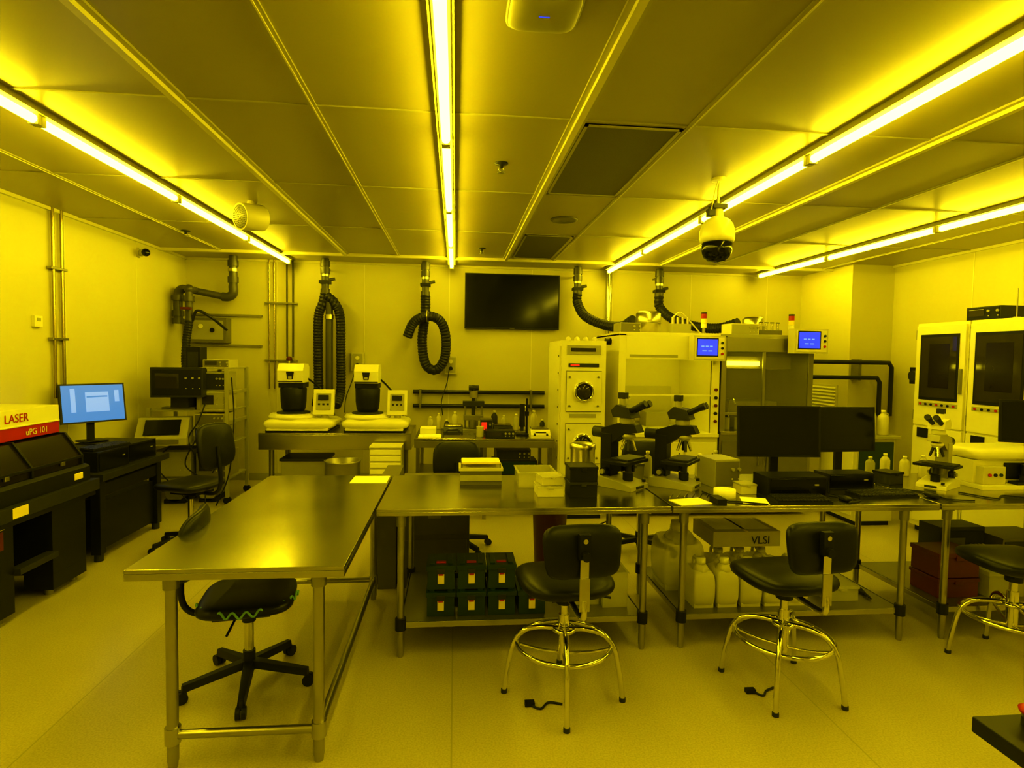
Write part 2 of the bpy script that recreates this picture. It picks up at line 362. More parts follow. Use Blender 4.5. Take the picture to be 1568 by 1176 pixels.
office_chair((-1.10,3.20,0),-80,-78,bw=.44,seat=.48,beads=True)
office_chair((-2.42,5.55,0),70,10,seat=.58,back=.95,bh=.42,bw=.44)
office_chair((0.02,5.35,0),0,20,seat=.55,back=.87)
office_chair((1.72,5.2,0),-10,40,seat=.60,back=.90)
# ---------------------------------------------------------------- left instruments
b=B("optical_table")
b.bx(-3.66,-2.86,3.62,4.95,.68,.77,DARKG); b.bx(-3.64,-2.88,3.64,4.93,.64,.68,BLACK)
for y0,y1 in ((3.72,4.08),(4.45,4.83)):
    b.bx(-3.62,-2.90,y0,y1,.16,.64,BLACK); b.bx(-3.62,-3.42,y0,y1,.05,.16,BLACK); b.bx(-3.10,-2.90,y0,y1,.05,.16,BLACK)
    for x in (-3.52,-2.97):
        for y in (y0+.06,y1-.06): b.cyl((x,y,0),(x,y,.06),.03,STEELD)
b.bx(-2.899,-2.895,3.93,3.99,.50,.62,DRED); b.bx(-2.899,-2.895,3.93,4.0,.63,.66,LABEL); b.bx(-2.859,-2.856,4.02,4.16,.69,.76,LABEL)
b.bx(-2.94,-2.86,4.08,4.45,.30,.34,DARKG)
b.done()
b=B("laser_lithography_machine")
b.prism([(-3.64,.77),(-2.9,.77),(-2.9,.88),(-2.93,.90),(-3.64,.90)],'y',3.75,4.9,BLACK)
b.prism([(-3.62,.9),(-2.94,.9),(-2.94,.97),(-3.06,1.14),(-3.62,1.14)],'y',3.79,4.86,SMOKE)
for y in (3.79,4.3,4.84): b.prism([(-3.63,.9),(-2.925,.9),(-2.925,.975),(-3.05,1.152),(-3.63,1.152)],'y',y,y+.02,BLACK)
b.bx(-2.93,-2.922,3.8,4.86,.955,.975,BLACK); b.bx(-2.935,-2.92,4.05,4.09,.93,.96,STEELD); b.bx(-2.935,-2.92,4.6,4.64,.93,.96,STEELD)
b.bx(-2.899,-2.893,4.70,4.80,.80,.85,LABEL)
b.done()
b=B("shipping_carton"); b.bx(-3.64,-3.10,4.15,4.86,1.153,1.25,RED); b.bx(-3.64,-3.10,4.15,4.86,1.25,1.37,WHITE); b.bx(-3.64,-3.095,4.15,4.862,1.243,1.255,WHITE)
o=b.done(); text("uPG 101",.065,WHITE,o,(-3.097,4.50,1.175),(90,0,90)); text("LASER",.085,RED,o,(-3.097,4.3,1.28),(90,0,90))
b=B("black_instrument_table")
b.bx(-3.66,-2.93,5.12,6.25,.70,.76,DARKG)
for x in (-3.6,-3.02):
    for y in (5.2,6.14): b.bx(x-.04,x+.04,y-.04,y+.04,.06,.70,BLACK); b.cyl((x,y,0),(x,y,.06),.035,DARKG)
b.bx(-3.6,-3.02,5.17,5.24,.58,.66,BLACK); b.bx(-3.06,-2.99,5.2,6.14,.55,.66,BLACK); b.bx(-3.6,-3.02,5.3,6.1,.08,.5,BLACK)
b.done()
def tower(name,loc,rz,d):
    b=B(name); b.bc((0,0,d[2]/2),d,BLACK); b.bc((0,-d[1]/2-.003,d[2]/2),(d[0]*.92,.006,d[2]*.85),BLACKG); b.bc((d[0]*.3,-d[1]/2-.008,d[2]*.6),(.03,.006,.01),LGREY)
    for k in range(6): b.bc((d[0]/2+.001,-.1+.035*k,d[2]/2),(.003,.012,d[2]*.6),DARKG)
    return b.done(loc,rz)
tower("desktop_computer",(-3.25,5.43,.76),84,(.40,.50,.17)); tower("desktop_computer",(-3.25,5.90,.76),84,(.42,.50,.17))
def monitor(loc,rz,w,h,zc,scr,tilt=4,winds=False):
    b=B("computer_monitor")
    b.pad((0,.03,.011),(.24,.18,.022),BLACK,e=.3); b.bc((0,.06,zc*.5),(.06,.025,zc),BLACK)
    b.bc((0,0,zc),(w,.028,h),BLACK,rot=(-tilt,0,0)); b.bc((0,.02,zc),(w*.6,.04,h*.6),BLACK,rot=(-tilt,0,0))
    b.bc((0,-.0150,zc),(w-.03,.003,h-.03),scr,rot=(-tilt,0,0),piv=(0,0,zc))
    if winds:
        b.bc((.03,-.0172,zc+.01),(w*.36,.002,h*.5),BLUEL,rot=(-tilt,0,0),piv=(0,0,zc)); b.bc((-.17,-.0172,zc+.03),(.04,.002,h*.6),BLUEL,rot=(-tilt,0,0),piv=(0,0,zc)); b.bc((.2,-.0172,zc+.06),(.04,.002,h*.3),BLUEL,rot=(-tilt,0,0),piv=(0,0,zc))
        b.bc((.03,-.0186,zc+.06),(w*.32,.001,h*.04),BLUED,rot=(-tilt,0,0),piv=(0,0,zc))
    b.cyl((w/2-.03,-.016,zc-h/2+.008),(w/2-.03,-.018,zc-h/2+.008),.004,LGREY,seg=8)
    return b.done(loc,rz)
monitor((-3.42,5.84,.93),54,.55,.37,.37,BLUED,winds=True,tilt=8)
def keyboard(loc,rz,w=.44):
    b=B("keyboard"); b.prism([(-.07,0),(.07,0),(.07,.024),(-.07,.014)],'x',-w/2,w/2,BLACK)
    for r in range(5):
        for k in range(15): b.bc((-w/2+.02+(w-.04)*k/14,-.055+.027*r,.021+.0018*r),((w-.04)/17,.020,.010),DARKG)
    return b.done(loc,rz,bevel=0)
keyboard((-3.10,5.46,.932),80)

# left rack cart
b=B("instrument_rack_cart"); X0,X1,Y0,Y1=-3.55,-2.68,7.1,7.75
for x in (X0,X1):
    for y in (Y0,Y1): b.bx(x-.02,x+.02,y-.02,y+.02,.08,1.62 if x==X1 else 1.14,LGREY); b.cyl((x,y-.015,.045),(x,y+.015,.045),.045,BLACK)
for z in (.30,.72,1.12): b.bx(X0,X1,Y0,Y1,z-.02,z,LGREY)
b.bx(-3.0,X1,Y0,Y1,1.60,1.62,LGREY); b.bx(-3.02,-2.98,Y0,Y0+.04,1.12,1.6,LGREY); b.bx(-3.02,-2.98,Y1-.04,Y1,1.12,1.6,LGREY)
for z in (.95,1.3): b.bx(X1-.01,X1+.01,Y0,Y1,z,z+.04,LGREY)
b.done()
def instr(name,c,d,rz=0,body=GREY,face=DARKG,scr=None,knobs=3):
    b=B(name); w,dp,h=d
    b.bc((0,0,h/2),d,body); b.bc((0,-dp/2-.003,h/2),(w*.94,.006,h*.86),face)
    if scr: b.bc((-w*.18,-dp/2-.008,h*.55),(w*.45,.006,h*.5),scr)
    for k in range(knobs):
        xx=w*.18+k*w*.26/max(1,knobs-1) if knobs>1 else w*.3
        b.cyl((xx,-dp/2-.005,h*.65),(xx,-dp/2-.02,h*.65),min(.012,h*.15),LGREY,seg=12)
        b.bc((xx,-dp/2-.008,h*.3),(.012,.005,.012),OFFW)
    for sx in (-1,1):
        for sy in (-1,1): b.cyl((sx*w*.42,sy*dp*.4,-.0),(sx*w*.42,sy*dp*.4,.004),.012,BLACK,seg=8)
    return b.done(c,rz)
instr("control_console",(-3.16,6.98,1.28),(.54,.16,.34),8,DARKG,BLACK,GLASSD,3)
b=B("console_stand"); b.bx(-3.42,-3.05,7.12,7.5,1.12,1.15,GREY); b.bx(-3.3,-3.1,7.08,7.25,1.15,1.40,DARKG); b.done()
b=B("operator_terminal"); b.prism([(-.18,0),(.16,0),(.16,.30),(.0,.30),(-.18,.08)],'x',-.26,.26,LGREY); b.bc((0,-.10,.20),(.36,.006,.20),BLACKG,rot=(-38,0,0)); b.bc((-.02,-.185,.045),(.4,.012,.05),GREY); b.done((-3.32,6.98,.74),12)
instr("power_supply",(-2.88,7.28,.72),(.34,.35,.20),0,LGREY,DARKG,GLASSD,3)
instr("power_supply",(-2.88,7.28,.925),(.34,.35,.15),0,OFFW,GREY,None,3)
instr("power_supply",(-2.84,7.28,1.12),(.28,.35,.22),0,OFFW,LGREY,GLASSD,2)
instr("power_supply",(-2.84,7.28,1.345),(.28,.35,.22),0,LGREY,DARKG,None,3)
instr("vacuum_controller",(-3.3,7.35,.30),(.4,.4,.34),0,GREY,LGREY,None,3)
instr("vacuum_controller",(-2.88,7.35,.30),(.34,.4,.30),0,LGREY,GREY,GLASSD,3)
instr("power_supply",(-2.85,7.38,1.62),(.30,.3,.09),0,OFFW,GREY,GLASSD,2)
b=B("black_enclosure_box"); b.bx(-3.22,-3.06,7.3,7.5,1.15,1.86,BLACK); b.bx(-3.20,-3.08,7.29,7.3,1.6,1.8,DARKG); b.done()
b=B("vacuum_pump"); b.cyl((-3.3,7.15,.13),(-3.3,7.55,.13),.11,GREY); b.bx(-3.42,-3.18,7.15,7.6,0.0,.05,BLACK); b.bx(-3.36,-3.24,7.3,7.5,.2,.27,BLACK)
b.cyl((-2.95,7.2,.12),(-2.95,7.6,.12),.10,LGREY); b.bx(-3.05,-2.85,7.2,7.6,0,.05,BLACK); b.done()
b=B("power_cable")
for pts in ([(-3.3,7.08,.7),(-3.45,7.02,.5),(-3.2,7.0,.2),(-3.0,6.95,.01)],[(-2.66,7.2,1.5),(-2.6,7.1,1.0),(-2.62,7.0,.4),(-2.75,6.95,.02)],[(-3.0,7.05,.8),(-3.1,6.98,.5),(-2.9,6.98,.3),(-2.85,6.9,.01)],[(-2.9,7.05,1.2),(-2.95,6.98,1.0),(-3.05,6.95,.8),(-3.0,7.0,.6)],[(-2.8,7.05,.9),(-2.7,6.98,.6),(-2.8,6.98,.4)]): b.tube(pts,.008,BLACK,seg=6)
b.done(bevel=0)

b=B("wall_conduit")
for y in (5.75,5.87): b.tube([(XL+.03,y,H),(XL+.03,y,1.35)],.014,COPPER,seg=10,sub=1)
for z in (2.55,1.9): b.bx(XL,XL+.05,5.70,5.92,z-.012,z+.012,STEELD)
b.done()
b=B("thermostat"); b.bx(XL,XL+.03,5.50,5.60,2.0,2.10,WHITE); b.bx(XL+.03,XL+.033,5.525,5.575,2.05,2.08,LGREY); b.done()

# ---------------------------------------------------------------- ducts/hoses
def coupler(b,x,y,z,r): b.cyl((x,y,z-.04),(x,y,z+.04),r*1.25,PVC,seg=20)
Yd=8.2
b=B("exhaust_pipe"); x=-3.0
b.cyl((x,Yd,H),(x,Yd,2.68),.055,PVC); coupler(b,x,Yd,3.0,.055); coupler(b,x,Yd,2.78,.055); b.cyl((x,Yd,2.89),(x,Yd,2.93),.063,BRASSY)
b.tube([(x,Yd,2.70),(x,Yd,2.60),(x-.06,Yd,2.55),(x-.14,Yd,2.55)],.06,PVC,sub=4,seg=14)
b.cyl((x-.12,Yd,2.55),(-3.5,Yd-.1,2.62),.045,PVC)
b.tube([(-3.5,Yd-.1,2.62),(-3.6,Yd-.15,2.62),(-3.62,Yd-.2,2.52),(-3.62,Yd-.2,2.2)],.055,PVC,sub=4,seg=14)
for z in (2.5,2.3,2.2): b.cyl((-3.62,Yd-.2,z-.035),(-3.62,Yd-.2,z+.035),.075,PVC)
b.cyl((-3.44,Yd-.3,2.60),(-3.44,Yd-.3,2.15),.045,PVC); b.cyl((-3.44,Yd-.3,2.45),(-3.44,Yd-.3,2.52),.065,PVC); b.sph((-3.44,Yd-.3,2.61),.06,PVC); b.cyl((-3.44,Yd-.3,2.61),(-3.44,Yd-.12,2.62),.04,PVC)
b.bx(-3.5,-3.38,Yd-.42,Yd-.36,2.34,2.37,DRED)
b.tube([(-3.44,Yd-.3,2.2),(-3.46,Yd-.35,1.9),(-3.42,Yd-.45,1.6),(-3.25,Yd-.6,1.4),(-3.2,Yd-.62,1.28)],.045,RUBBER,rib=.006,seg=14)
b.tube([(-3.4,Yd-.3,2.2),(-3.32,Yd-.35,2.33),(-3.15,Yd-.35,2.25),(-3.05,Yd-.1,2.1)],.018,RUBBER,seg=8)
b.done(bevel=0)
def drop(b,x,zb=2.62,r=.05):
    b.cyl((x,Yd,H),(x,Yd,zb),r,PVC); coupler(b,x,Yd,3.03,r); coupler(b,x,Yd,2.93,r); coupler(b,x,Yd,zb+.03,r); b.cyl((x,Yd,2.86),(x,Yd,2.89),r*1.12,BRASSY); b.cyl((x,Yd,2.8),(x+.13,Yd,2.83),.022,PVC); b.bx(x-.07,x+.07,Yd-.07,Yd+.07,2.76,2.80,BLACK); b.bx(x-.02,x+.02,Yd,YB,2.97,2.99,STEELD)
b=B("exhaust_hose"); drop(b,-1.79)
b.tube([(-1.79,Yd,2.64),(-1.82,Yd,2.5),(-1.88,Yd,2.3),(-1.885,Yd,1.8),(-1.88,Yd,1.3),(-1.86,Yd-.2,1.12)],.058,RUBBER,rib=.008,seg=16)
b.tube([(-1.77,Yd-.02,2.6),(-1.66,Yd-.02,2.5),(-1.585,Yd-.02,2.3),(-1.58,Yd,1.8),(-1.58,Yd,1.3),(-1.6,Yd-.2,1.10)],.058,RUBBER,rib=.008,seg=16)
b.cyl((-1.735,Yd,2.56),(-1.735,Yd,1.1),.05,PVC); b.cyl((-1.735,Yd,2.28),(-1.735,Yd,2.34),.062,BRASSY)
b.done(bevel=0)
b=B("exhaust_hose"); drop(b,-.43)
b.tube([(-.43,Yd,2.64),(-.43,Yd,2.4),(-.47,Yd,2.0),(-.42,Yd,1.68),(-.28,Yd,1.60),(-.16,Yd-.02,1.75),(-.14,Yd-.06,2.05),(-.22,Yd-.12,2.28),(-.40,Yd-.14,2.34),(-.58,Yd-.1,2.25),(-.67,Yd-.08,2.05)],.062,RUBBER,rib=.008,seg=16)
b.ring((-.40,Yd-.14,2.34),.072,.008,BRASSY,axis=(1,0,0)); b.done(bevel=0)
b=B("exhaust_hose"); drop(b,1.72,2.70)
b.tube([(1.72,Yd,2.72),(1.72,Yd-.02,2.58),(1.80,Yd-.2,2.38),(2.0,Yd-.5,2.25),(2.15,Yd-.8,2.22),(2.24,7.2,2.30)],.06,RUBBER,rib=.008,seg=16); b.done(bevel=0)
b=B("exhaust_hose"); drop(b,2.92,2.70)
b.tube([(2.92,Yd,2.72),(2.93,Yd-.02,2.55),(3.05,Yd-.2,2.38),(3.25,Yd-.5,2.26),(3.45,Yd-.8,2.22),(3.60,7.15,2.28)],.06,RUBBER,rib=.008,seg=16); b.done(bevel=0)
b=B("wall_conduit")
for x in (-2.60,-2.53,-2.36,-2.28): b.tube([(x,YB-.03,H),(x,YB-.03,1.3 if x<-2.4 else 1.75)],.011,COPPER if x<-2.4 else PVC,seg=8,sub=1)
for z in (2.5,1.7): b.bx(-2.66,-2.22,YB-.045,YB,z-.01,z+.01,STEELD)
b.sph((-2.32,YB-.07,1.72),.04,DRED); b.cyl((-2.32,YB-.07,1.72),(-2.32,YB-.07,1.60),.03,BRASSY); b.tube([(-2.32,YB-.07,1.6),(-2.36,YB-.2,1.45),(-2.3,YB-.4,1.2)],.012,BLACK,seg=6); b.done(bevel=0)
b=B("wall_conduit"); b.cyl((2.23,YB-.06,H),(2.23,YB-.06,2.1),.04,CHROME); b.done(bevel=0)
b=B("wall_pipe")
for z,x1 in ((1.28,1.3),(1.08,1.3)): b.cyl((-.6,YB-.06,z),(x1,YB-.06,z),.028,PVCD)
for x in (-.5,.3,1.1): b.bx(x-.015,x+.015,YB-.09,YB,1.04,1.32,STEELD)
b.done(bevel=0)
b=B("wall_pipe")
b.tube([(4.25,7.12,1.80),(5.55,7.12,1.80),(5.68,7.12,1.80),(5.72,7.12,1.74),(5.72,7.12,1.1)],.028,PVCD,sub=1)
b.tube([(4.25,7.12,1.60),(5.40,7.12,1.60),(5.52,7.12,1.60),(5.56,7.12,1.54),(5.56,7.12,1.1)],.028,PVCD,sub=1)
b.tube([(4.2,YB-.05,1.74),(5.2,YB-.05,1.74)],.022,PVCD,sub=1)
for x in (4.6,5.3): b.bx(x-.02,x+.02,7.15,7.3 if x>5.2 else 7.2,1.56,1.84,STEELD)
b.done(bevel=0)
b=B("louvered_wall_vent"); b.bx(5.235,5.25,7.5,8.12,1.05,1.48,OFFW)
for k in range(8): b.bx(5.225,5.236,7.53,8.09,1.09+.048*k,1.115+.048*k,WHITE,rot=(0,30,0))
b.done(bevel=0)
b=B("wall_control_box"); b.bx(-3.62,-3.12,YB-.18,YB,1.93,2.27,GREY); b.bx(-3.58,-3.16,YB-.185,YB-.18,1.97,2.23,LGREY); b.cyl((-3.3,YB-.19,2.1),(-3.3,YB-.2,2.1),.03,BLACK); b.cyl((-3.45,YB-.19,2.15),(-3.45,YB-.2,2.15),.03,WHITE)
b.bx(-3.65,-2.7,YB-.04,YB,2.30,2.33,STEELD); b.bx(-3.65,-2.7,YB-.04,YB,1.88,1.91,STEELD); b.done()
def outlet(x,z,name="outlet_box"):
    b=B(name); b.bx(x-.085,x+.085,YB-.09,YB,z-.13,z+.13,OFFW); b.bx(x-.07,x+.07,YB-.095,YB-.09,z-.11,z+.11,LGREY)
    for dz in (-.05,.05): b.cyl((x,YB-.095,z+dz),(x,YB-.115,z+dz),.028,BLACK if dz<0 else WHITE,seg=16)
    b.tube([(x-.02,YB-.1,z-.05),(x-.05,YB-.2,z-.25),(x-.12,YB-.3,z-.5),(x-.1,YB-.5,z-.68)],.007,BLACK,seg=6); b.done()
outlet(-1.38,1.70); outlet(-.07,1.67)
b=B("wall_television"); b.bx(.12,1.49,YB-.09,YB-.04,2.20,2.99,BLACK); b.bx(.135,1.475,YB-.093,YB-.089,2.225,2.975,BLACKG); b.bx(.5,1.1,YB-.04,YB,2.4,2.8,DARKG); b.bx(.77,.84,YB-.095,YB-.092,2.207,2.215,LGREY); b.done()

# ---------------------------------------------------------------- back counters
steel_table("stainless_back_counter",-2.20,-.50,6.72,7.55,.9,(-2.08,-.62),(6.8,7.45),shelf=.25,apron=.19,legr=.03)
b=B("stainless_back_counter"); b.bx(-.44,1.10,6.30,7.2,.875,.9,STEEL); b.bx(-.44,1.10,6.30,6.32,.80,.875,STEELD); b.bx(-.44,1.1,6.35,7.15,.45,.47,STEELD)
for x in (-.40,.33,1.06):
    for y in (6.34,7.15): b.bx(x-.02,x+.02,y-.02,y+.02,0,.875,LEG)
b.done()
def spin_coater(x,y):
    b=B("spin_coater")
    b.bx(-.36,.36,-.28,.28,0,.02,BLACK)
    b.pad((0,0,.085),(.80,.62,.13),WHITE,e=.25); b.prism([(-.31,.02),(.28,.02),(.28,.12),(-.22,.12)],'x',-.34,.34,OFFW)
    b.lathe((-.12,0,.14),[(.27,0),(.28,.02),(.26,.05),(.22,.055)],WHITE,seg=36); b.lathe((-.12,0,.19),[(.19,0),(.19,.02),(.15,.03)],DARKG,seg=32)
    b.lathe((-.12,0,.215),[(.115,0),(.135,.04),(.145,.12),(.15,.27),(.14,.29)],BLACK,seg=32)
    b.bx(-.26,.02,-.12,.14,.50,.56,BLACK)
    b.prism([(-.15,.56),(.15,.56),(.15,.74),(.10,.78),(-.09,.78),(-.15,.70)],'x',-.265,.025,WHITE)
    b.prism([(-.165,.69),(-.075,.69),(-.09,.60),(-.15,.60)],'y',-.155,-.149,BLACK); b.bc((-.12,-.16,.62),(.04,.008,.03),LGREY)
    b.bc((-.12,-.153,.575),(.28,.01,.012),DARKG)
    b.bc((.25,-.08,.33),(.24,.05,.30),WHITE,rot=(-12,0,0)); b.bc((.25,-.109,.34),(.17,.006,.20),LGREY,rot=(-12,0,0)); b.bc((.25,-.117,.39),(.12,.006,.06),BLACK,rot=(-12,0,0)); b.cyl((.25,-.05,.1),(.25,-.05,.25),.04,OFFW)
    for k in range(3):
        for j in range(2): b.bc((.20+.05*k,-.112-.006*j,.27+.04*j),(.025,.012,.022),DARKG)
    b.tube([(.02,.1,.6),(.1,.25,.5),(.25,.3,.3),(.3,.33,.02)],.012,BLACK,seg=6)
    return b.done((x,y,.9))
spin_coater(-1.79,7.08); spin_coater(-.93,7.08).scale=(.97,.97,1)
b=B("drawer_rack"); b.bx(-.93,-.58,6.42,6.66,0.0,.78,OFFW)
for k in range(10): b.bx(-.92,-.59,6.405,6.42,.06+.072*k,.112+.072*k,PAPER)
b.bx(-.93,-.58,6.40,6.67,.78,.80,WHITE); b.done()
b=B("steel_drum_pan"); b.lathe((-1.22,6.45,0),[(.17,0),(.19,.04),(.19,.62),(.20,.64),(.18,.64),(.175,.58),(.02,.56)],STEELD); b.done(bevel=0)
b=B("storage_crate"); b.bx(-2.0,-1.5,6.9,7.3,.251,.55,LGREY); b.bx(-2.02,-1.48,6.88,7.32,.55,.58,DARKG); b.done()

def bottle(name,loc,r,h,m,cap=WHITE,hd=False):
    b=B(name); b.lathe((0,0,0),[(r*.9,0),(r,.01),(r,h*.68),(r*.8,h*.78),(r*.35,h*.86),(r*.35,h*.9)],m,seg=20); b.lathe((0,0,h*.89),[(r*.42,0),(r*.42,h*.1)],cap,seg=16)
    if hd: b.tube([(r*.3,0,h*.86),(r*.9,0,h*.85),(r*.95,0,h*.7),(r*.9,0,h*.6)],r*.12,m,seg=6)
    return b.done(loc,bevel=0)
def box_item(name,loc,d,m,lid=None,rz=0):
    b=B(name); b.bc((0,0,d[2]*.42),(d[0],d[1],d[2]*.84),m); b.bc((0,0,d[2]*.91),(d[0]*1.05,d[1]*1.05,d[2]*.18),lid or m); b.bc((0,-d[1]*.53,d[2]*.8),(d[0]*.2,.008,d[2]*.2),lid or m); return b.done(loc,rz)
def hotplate(x,y,z=.9,body=WHITE):
    b=B("hotplate"); b.prism([(-.14,0),(.12,0),(.12,.09),(-.08,.09),(-.14,.04)],'x',-.11,.11,body); b.bx(-.095,.095,-.07,.11,.092,.105,STEEL); b.bc((0,-.118,.06),(.12,.006,.03),BLACKG,rot=(50,0,0))
    for sx in (-.07,.07): b.cyl((sx,-.12,.045),(sx,-.14,.03),.014,BLACK,seg=12)
    return b.done((x,y,z))
hotplate(-.02,6.72,body=DARKG); hotplate(.56,6.80,body=DARKG); hotplate(.95,6.47)
def stand_press(x,y):
    b=B("hand_press_stand"); b.bx(-.16,.16,-.12,.12,0,.03,STEELD)
    for sx in (-.1,.1): b.cyl((sx,.0,.03),(sx,.0,.34),.014,STEELD)
    b.bx(-.13,.13,-.05,.05,.30,.36,DARKG); b.bx(-.12,.12,-.05,.05,.13,.19,STEELD); b.cyl((0,0,.18),(0,0,.55),.024,DARKG); b.cyl((-.06,0,.52),(.06,0,.52),.03,DARKG); b.cyl((0,0,.04),(0,0,.14),.06,STEELD); b.cyl((0,0,.4),(0,0,.48),.05,STEELD); b.done((x,y,.9))
stand_press(.22,7.0)
def usb_scope(x,y):
    b=B("digital_microscope"); b.bx(-.08,.08,-.08,.08,0,.02,BLACK); b.cyl((.05,.05,.02),(.05,.05,.42),.012,BLACK); b.bx(-.02,.07,-.0,.07,.22,.27,BLACK); b.cyl((-.01,-.01,.10),(-.01,-.01,.36),.035,BLACK,r2=.03); b.cyl((-.01,-.01,.05),(-.01,-.01,.10),.02,DARKG); b.done((x,y,.9))
usb_scope(.78,6.62)
for i,(x,y,r,h) in enumerate([(-.3,7.08,.035,.16),(-.2,7.12,.03,.2),(.48,7.08,.04,.24),(.43,6.9,.03,.14),(.95,6.95,.04,.26),(1.03,6.78,.03,.17),(.75,7.08,.035,.2),(.0,7.12,.04,.22),(-.1,7.02,.03,.13),(.86,7.1,.04,.30),(.60,7.12,.03,.18)]): bottle("reagent_bottle",(x,y,.9),r,h,[CLEARP,HDPE,DARKG][i%3])
b=B("document_stack"); b.bx(-.40,-.15,6.36,6.56,.9,.912,PAPER); b.bx(-.36,-.16,6.38,6.54,.912,.918,PAPER,rot=(0,0,8)); b.done(bevel=0)
b=B("document_stack"); b.bx(-.40,-.22,6.7,6.95,.9,.96,PAPER); b.done(bevel=0)
instr("power_supply",(.50,6.45,.9),(.32,.2,.08),0,BLACK,DARKG,GLASSD,3); instr("ultrasonic_cleaner",(.0,6.75,.47),(.4,.3,.25),0,STEELD,GREY,None,3); instr("power_supply",(.68,6.6,.47),(.5,.3,.16),0,BLACK,GREEN,None,3); instr("power_supply",(.66,6.62,.632),(.4,.3,.12),0,GREY,DARKG,None,3)
instr("temperature_controller",(.36,6.72,.9),(.14,.16,.18),0,GREY,DARKG,REDL,1)
b=B("tool_tray"); b.bx(-.12,.22,6.36,6.5,.9,.91,STEELD); b.bx(-.12,.22,6.36,6.365,.91,.93,STEELD)
for k in range(6): b.cyl((-.1+.05*k,6.38,.92),(-.08+.05*k,6.49,.925),.004,CHROME,seg=6)
b.done(bevel=0)
b=B("beaker"); b.lathe((.28,6.45,.9),[(.04,0),(.042,.01),(.042,.11),(.045,.12),(.040,.12),(.038,.015)],CLEARP); b.done(bevel=0)

# ---------------------------------------------------------------- tall process unit + hoods
b=B("process_oven_tower"); x0,x1,y0,y1=1.16,1.66,6.3,7.15
b.bx(x0,x1,y0,y1,.05,1.99,WHITE); b.bx(x0+.02,x1-.02,y0+.02,y1-.02,0,.05,BLACK); b.bx(x0-.02,x0,y0+.02,y1-.1,.1,1.93,WHITE)
for k in range(9): b.cyl((x0-.022,y0+.06,.3+.19*k),(x0-.028,y0+.06,.3+.19*k),.012,GREY,seg=10)
b.bx(x0+.06,x1-.06,y0-.008,y0,1.84,1.94,LGREY); b.bx(x0+.1,x1-.12,y0-.012,y0-.008,1.87,1.91,GLASSD); b.bx(x0+.08,x1-.08,y0-.008,y0,1.70,1.74,DARKG); b.bx(x0+.1,x0+.2,y0-.010,y0-.008,1.712,1.728,REDL)
for zc in (1.43,.85):
    b.bx(x0+.06,x1-.05,y0-.02,y0,zc-.22,zc+.22,WHITE); b.bx(x0+.055,x1-.045,y0-.004,y0,zc-.228,zc+.228,GREY)
    b.lathe(((x0+x1)/2,y0-.022,zc),[(.12,0),(.12,.02),(.105,.03),(.09,.012)],WHITE,axis=(0,-1,0)); b.lathe(((x0+x1)/2,y0-.03,zc),[(.095,0),(.09,.01),(.05,.02),(.01,.025)],GLASSD,axis=(0,-1,0)); b.ring(((x0+x1)/2,y0-.05,zc),.10,.012,CHROME,axis=(0,-1,0))
    for sx in (-.16,.16):
        for sz in (-.16,.16): b.cyl(((x0+x1)/2+sx,y0-.02,zc+sz),((x0+x1)/2+sx,y0-.034,zc+sz),.012,STEELD,seg=8)
b.bx(x0+.1,x1-.1,y0-.006,y0,1.14,1.18,LGREY)
for sx in (-.15,-.05,.05,.15): b.lathe(((x0+x1)/2+sx,y0+.15,1.99),[(.03,0),(.03,.03),(.01,.05)],OFFW,seg=12)
b.done()

b=B("fume_hood"); x0,x1,y0,y1=1.82,3.0,6.35,7.4
b.bx(x0,x1,y0,y1,0.05,.92,OFFW); b.bx(x0,x1,y0-.03,y1,.92,.96,WHITE)
b.bx(x0,x0+.08,y0,y1,.96,2.08,WHITE); b.bx(x1-.08,x1,y0,y1,.96,2.08,WHITE); b.bx(x0+.08,x1-.08,y1-.06,y1,.96,2.08,WHITE); b.bx(x0,x1,y0,y1,2.06,2.10,WHITE)
b.bx(x0+.08,x1-.08,y0,y0+.03,1.80,2.06,WHITE); b.bx(x0+.12,x1-.5,y0-.004,y0,1.82,1.85,LGREY)
b.bx(x0+.08,x1-.08,y0+.04,y0+.05,1.40,1.82,SASH); b.bx(x0+.08,x1-.08,y0+.035,y0+.055,1.38,1.40,WHITE); b.bx(x0+.078,x0+.085,y0+.035,y0+.055,.96,1.8,GREY); b.bx(x1-.085,x1-.078,y0+.035,y0+.055,.96,1.8,GREY)
b.bx(x0+.2,x1-.2,y0+.2,y0+.24,2.01,2.05,HOODL)
b.bx(x0+.2,x1-.2,y1-.1,y1-.06,1.0,1.45,OFFW); b.tube([(x0+.35,y1-.15,.96),(x0+.35,y1-.15,1.3),(x0+.35,y1-.25,1.36),(x0+.35,y1-.35,1.30)],.012,CHROME,seg=8)
b.bx(x0+.55,x0+.85,y1-.4,y1-.15,.96,1.14,LGREY); b.cyl((x0+.25,y0+.5,.96),(x0+.25,y0+.5,1.12),.07,CLEARP)
for k in range(3): b.bx(x0+.02+k*.39,x0+.38+k*.39,y0-.015,y0,.12,.86,WHITE); b.cyl((x0+.33+k*.39,y0-.03,.6),(x0+.33+k*.39,y0-.03,.74),.008,CHROME,seg=8)
for k in range(5): b.cyl((x1-.04,y0,1.1+.09*k),(x1-.04,y0-.02,1.1+.09*k),.018,BLACK if k%2 else DRED,seg=12)
b.cyl((x0-.01,6.7,2.0),(x0-.07,6.7,2.0),.04,BLACK); b.done()
b=B("fume_hood"); x0,x1=3.02,4.13
b.bx(x0,x1,y0,y1,0.05,.95,STEELD); b.bx(x0,x1,y0-.03,y1,.95,.985,STEEL)
